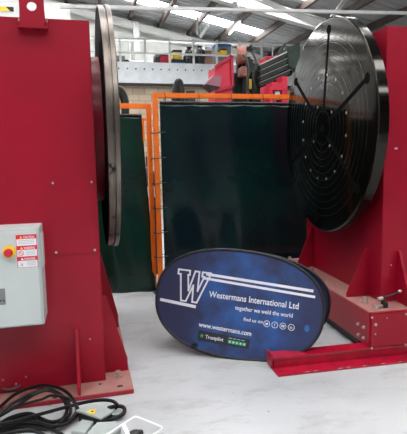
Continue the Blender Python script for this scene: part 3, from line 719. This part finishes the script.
# outlined W with serifs
b = MB(); O_ = (-.49, .213)
def outl(pts, w=.013):
    n = len(pts)
    for i in range(n):
        p, q = Vector((*pts[i], zt)), Vector((*pts[(i+1) % n], zt)); d = (q-p).normalized(); nr = Vector((-d.y, d.x, 0))*w/2; e = d*w/2
        b.prism([p-nr-e, q-nr+e, q+nr+e, p+nr-e], (0, 0, .0006+.00004*i))
outl([(-.49, .213), (-.395, .213), (-.395, .178), (-.408, .178), (-.392, .055), (-.352, .213), (-.318, .213), (-.318, .06), (-.275, .178), (-.292, .178), (-.292, .213), (-.225, .213), (-.235, .178), (-.315, -.032), (-.352, -.032), (-.357, .1), (-.405, -.032), (-.445, -.032), (-.47, .178), (-.49, .178)])
b.build('logo_letter', 'print', bn)
def btxt(s_, x, y, size, w, m='print', rot=0): return text(s_, size, Matrix.Translation((x, y, .0012)) @ Matrix.Rotation(rot, 4, 'Z'), m, bn, width=w)
btxt('Westermans International Ltd', -.222, .027, .068, .70)
btxt('together we weld the world', -.004, -.043, .046, .445)
btxt('find us on', .07, -.120, .038, .15)
icn = (.252, .314, .376, .439)
for k, x in enumerate(icn):
    y = -.117
    MB().tube([(x+.023*math.cos(t), y+.023*math.sin(t), .0012) for t in [2*PI*q/24 for q in range(24)]], .0022, 5, True).build('icon_ring', 'print', bn)
    b = MB()
    if k == 0: b.prism([(x-.013, y+.009, .001), (x-.004, y+.002, .001), (x+.003, y+.009, .001), (x+.011, y+.008, .001), (x+.01, y-.002, .001), (x+.002, y-.011, .001), (x-.013, y-.009, .001), (x-.006, y-.005, .001), (x-.012, y+.001, .001)], (0, 0, .0008)); b.build('icon_glyph', 'print', bn)
    elif k == 1: b.free = None; b.bm.free(); text('f', .034, Matrix.Translation((x-.006, y-.011, .0012)), 'print', bn, 'icon_glyph')
    elif k == 2:
        b.prism([(x-.012, y-.009, .001), (x+.012, y-.009, .001), (x+.012, y+.009, .001), (x-.012, y+.009, .001)], (0, 0, .0008)); g_ = b.build('icon_glyph', 'print', bn)
        MB().prism([(x-.004, y-.005, .0019), (x+.006, y, .0019), (x-.004, y+.005, .0019)], (0, 0, .0004)).build('icon_arrow', 'tpblack', bn)
    else: b.bm.free(); text('in', .03, Matrix.Translation((x-.012, y-.01, .0012)), 'print', bn, 'icon_glyph')
btxt('www.westermans.com', -.278, -.216, .052, .42, rot=-.03)
b = MB(); b.prism([(-.275, -.243, .0006), (.138, -.256, .0006), (.135, -.33, .0006), (-.275, -.326, .0006)][::-1], (0, 0, .0006)); b.build('badge', 'tpblack', bn)
def star(x, y, r, m, z=.0014):
    b = MB(); b.prism([(x+(r if k % 2 == 0 else r*.42)*math.sin(k*PI/5), y+(r if k % 2 == 0 else r*.42)*math.cos(k*PI/5), z) for k in range(10)], (0, 0, .0006)); b.build('star', m, bn)
star(-.243, -.285, .019, 'tpgreen')
btxt('Trustpilot', -.215, -.3, .04, .145, rot=-.02)
for k in range(4): MB().prism([(-.028+k*.033, -.266-.001*k, .0013), (-.003+k*.033, -.2668-.001*k, .0013), (-.003+k*.033, -.2718-.001*k, .0013), (-.028+k*.033, -.271-.001*k, .0013)], (0, 0, .0005)).build('small_print', 'labelgrey', bn)
for k in range(5):
    x = -.018+k*.0285; y = -.297-.0008*k
    MB().prism([(x-.0125, y-.0125, .0013), (x+.0125, y-.0125, .0013), (x+.0125, y+.0125, .0013), (x-.0125, y+.0125, .0013)], (0, 0, .0004)).build('rating_square', 'tpgreen', bn); star(x, y, .009, 'print', .0018)
b = MB(); b.prism([(.53+.018*math.cos(t), -.105+.026*math.sin(t), .0005) for t in [2*PI*k/20 for k in range(20)]], (0, 0, .0006)); b.build('blue_motif', 'blue', bn)

for c in bn.children:
    if c.name.split('.')[0] not in ('front_panel', 'front_rim', 'rear_panel', 'rear_rim', 'foot_strap', 'blue_motif'):
        c.scale = (.968, .968, 1); c.location = (-.008, 0, 0)

# ------------------------------------------------------------------ cables, pedal, guard
def coil(cx, cy, rx, ry, loops, z0, seed, lead=None, r=.0085, tilt=0):
    rd = random.Random(seed); pts = []; per = 14; n = int(loops*per)
    jx = [rd.uniform(-.045, .045) for _ in range(int(loops)+3)]; jy = [rd.uniform(-.06, .06) for _ in range(int(loops)+3)]; jr = [rd.uniform(.84, 1.12) for _ in range(int(loops)+3)]
    L_ = lambda a, f: a[int(f)]*(1-f % 1)+a[int(f)+1]*(f % 1)
    for i in range(n):
        f = i/per; t = 2*PI*f+.4
        pts.append((cx+L_(jx, f)+rx*L_(jr, f)*math.cos(t), cy+L_(jy, f)+ry*L_(jr, f)*math.sin(t), z0+.011*f+.012*(1+math.sin(3.1*t))/2+tilt*max(0, math.sin(t))))
    if lead: pts += lead
    return spline(pts, 4)
def cable(pts, label, r=.0085, m='cable'):
    o = MB().tube(pts, r, 8).build('cable', m, None, True); tag(o, label, 'cable', 'black cables on the floor by the left machine' if m == 'cable' else None); return o
Z = lambda px, py, z: tuple(atZ(px, py, z))
def zp(l): return [tuple(atZ(x/2.394, 370+y/2.394, z)) for x, y, z in l]
G = 'black cables on the floor by the left machine'
cable(spline(zp([(-60, 150, .02), (-20, 110, .05), (5, 84, .06), (40, 56, .07), (90, 38, .075), (130, 40, .08), (158, 52, .08), (176, 72, .07), (184, 94, .05), (176, 112, .035), (160, 124, .03), (140, 133, .03), (112, 128, .035), (85, 116, .04), (50, 112, .045), (15, 120, .05), (-20, 140, .04)])), 'outermost black cable loop lying over the base plate edge, bottom left', .0105)
cable(spline(zp([(-40, 140, .03), (0, 104, .06), (30, 80, .085), (66, 62, .09), (100, 48, .1), (134, 54, .1), (154, 74, .085), (160, 96, .06), (150, 116, .05), (125, 124, .05), (98, 116, .06), (70, 104, .065), (30, 112, .06), (0, 128, .05), (-30, 150, .03)])), 'second black cable loop inside the outermost one, on the base plate edge', .0105)
cable(spline(zp([(-50, 128, .03), (-5, 112, .08), (40, 86, .11), (80, 60, .115), (118, 47, .12), (146, 60, .11), (166, 84, .08), (168, 104, .055), (152, 120, .06), (132, 136, .02), (104, 140, .02), (76, 134, .02), (40, 138, .02), (0, 150, .02)])), 'black cable loop crossing on top of the other loops beside the fin', .0105)
cable(spline(zp([(-30, 134, .07), (20, 126, .08), (66, 114, .085), (110, 102, .085), (150, 91, .08), (200, 78, .08), (240, 72, .09), (268, 74, .09), (281, 84, .07), (276, 92, .05)])), 'long black cable running from the coil over the grey foot pedal', .0105)
cable(spline(zp([(-20, 148, .015), (20, 132, .06), (56, 122, .065), (96, 126, .06), (128, 134, .05), (160, 128, .045), (182, 110, .03), (196, 100, .02)])), 'black cable curving along the concrete up to the pedal body', .0105)
cable(spline(zp([(-40, 165, .015), (10, 142, .03), (46, 132, .04), (90, 134, .035), (124, 142, .03), (150, 156, .02), (160, 175, .015)])), 'black cable at the bottom edge turning toward the camera', .0105)
cable(spline(zp([(-40, 176, .015), (0, 158, .05), (40, 148, .055), (80, 146, .055), (104, 156, .05), (120, 175, .015)])), 'black cable lowest in the bottom left corner', .0105)
cable(spline(zp([(-20, 118, .10), (20, 98, .13), (58, 82, .135), (100, 70, .13), (118, 62, .135)]) + zp([(140, 62, .13), (168, 70, .1), (186, 90, .07), (190, 104, .035)])), 'thin black cable strung across the top of the coil', .008)
cable(spline([Z(-8, 384, .06), Z(0, 387.5, .06), Z(7, 389.5, .06), Z(14, 388.5, .06), Z(19, 386, .065), Z(21.5, 384, .07)]), 'dull dark red hose end resting on the base plate', .013, 'hosepink')
# pedal
pd = empty('foot_pedal', tuple(atZ(96, 414, 0)), R(-22), 'grey foot pedal with yellow warning triangle by the base plate', 'foot pedal')
pO = atZ(96, 414, 0); pinv = Matrix.Rotation(R(22), 4, 'Z')
def pl(px, py, z): return pinv @ (atZ(px, py, z)-pO)
t4 = [pl(75.5, 410, .075), pl(92.5, 402.8, .09), pl(114.6, 410.3, .075), pl(101, 418.4, .07)]
b = MB(); b.prism(t4, (0, 0, -.012)); b.build('pedal_plate', 'pedal', pd, bev=.002)
b = MB(); cen = sum(t4, Vector())/4; b.prism([Vector((cen.x+(p.x-cen.x)*.9, cen.y+(p.y-cen.y)*.9, .055-0)) for p in t4], (0, 0, -.052)); b.build('pedal_body', 'black', pd, bev=.004)
def lerp(u, v): return (t4[0]*(1-u)+t4[1]*u)*(1-v)+(t4[3]*(1-u)+t4[2]*u)*v
tri = [lerp(.28, .52), lerp(.48, .75), lerp(.78, .30)]
tri = [pl(86, 411.2, .081), pl(94, 413.4, .081), pl(96.2, 408.2, .085)]
nn = (t4[1]-t4[0]).cross(t4[3]-t4[0]).normalized(); nn = nn if nn.z > 0 else -nn
tri = [p+nn*((t4[0]-p).dot(nn)+.0006) for p in tri]
b = MB(); b.prism(tri, nn*.001); b.build('warning_triangle', 'yellow', pd)
ce = sum(tri, Vector())/3; b = MB(); b.prism([ce+(p-ce)*.35+nn*.0011 for p in tri], nn*.0005); b.build('triangle_symbol', 'black', pd)
b = MB(); b.tube(spline([pl(108, 408, .055), pl(118, 406, .05), pl(124, 408, .04), pl(123, 414, .03), pl(112, 419, .03), pl(98, 420, .03), pl(84, 416, .03), pl(76, 412, .04)]), .012); b.build('pedal_hose', 'cable', pd, True)
b = MB(); b.prism([pl(103, 415, .03), pl(111, 409, .03), pl(121, 410, .03), pl(119, 415, .03)], (0, 0, -.02)); b.build('side_plate', 'pedal', pd)
# second pedal with wire guard
p2 = empty('foot_pedal', tuple(atZ(108, 432, 0)), 0, 'second grey foot pedal under the white wire guard', 'foot pedal')
p2O = atZ(108, 432, 0)
def p2l(px, py, z): return atZ(px, py, z)-p2O
b = MB(); b.prism([p2l(86, 434, .045), p2l(97, 422, .05), p2l(117, 421, .05), p2l(121, 427, .045), p2l(108, 440, .04)], (0, 0, -.035)); b.build('pedal_body', 'pedal', p2, bev=.003)
b = MB(); b.prism([p2l(71, 431, .03), p2l(82, 419, .035), p2l(94, 421, .035), p2l(85, 433, .03)], (0, 0, -.025)); b.build('cable_cover', 'pedal', p2, bev=.003)
gd = empty('wire_guard', tuple(atZ(136, 430, 0)), 0, 'white bent wire guard frame at the bottom edge', 'guard')
gO = atZ(136, 430, 0)
def gl(px, py, z): return atZ(px, py, z)-gO
b = MB(); b.tube([gl(100, 439, .07), gl(120, 426, .075), gl(133.5, 417.2, .08), gl(135.5, 416.6, .08), gl(138, 417.2, .08), gl(150, 422, .06), gl(161.5, 426.8, .04), gl(162.5, 427.8, .04), gl(161, 429.5, .04), gl(148, 438, .04)], .0048, 10); b.build('wire_frame', 'white', gd, True)
b = MB(); b.beam(gl(123.5, 424.5, .085), gl(131, 441, .07), .02, .004); b.build('strap', 'white', gd)
o = MB().sph((0, 0, 0), .028, (1.4, 1, .8)).sph((.03, .01, -.004), .018).build('cable_gland', 'black', None, True); o.location = atZ(135, 434, .021); tag(o, 'black cable gland on the concrete inside the white wire guard', 'cable gland')

# ------------------------------------------------------------------ light
w = bpy.data.worlds.new('world'); sc.world = w; w.use_nodes = True
w.node_tree.nodes['Background'].inputs[0].default_value = (.86, .93, 1, 1); w.node_tree.nodes['Background'].inputs[1].default_value = .5
sc.view_settings.view_transform = 'Standard'; sc.view_settings.look = 'None'; sc.view_settings.gamma = 1; sc.view_settings.exposure = -.28
sc.cycles.use_denoising = True
sc.cycles.max_bounces = 8
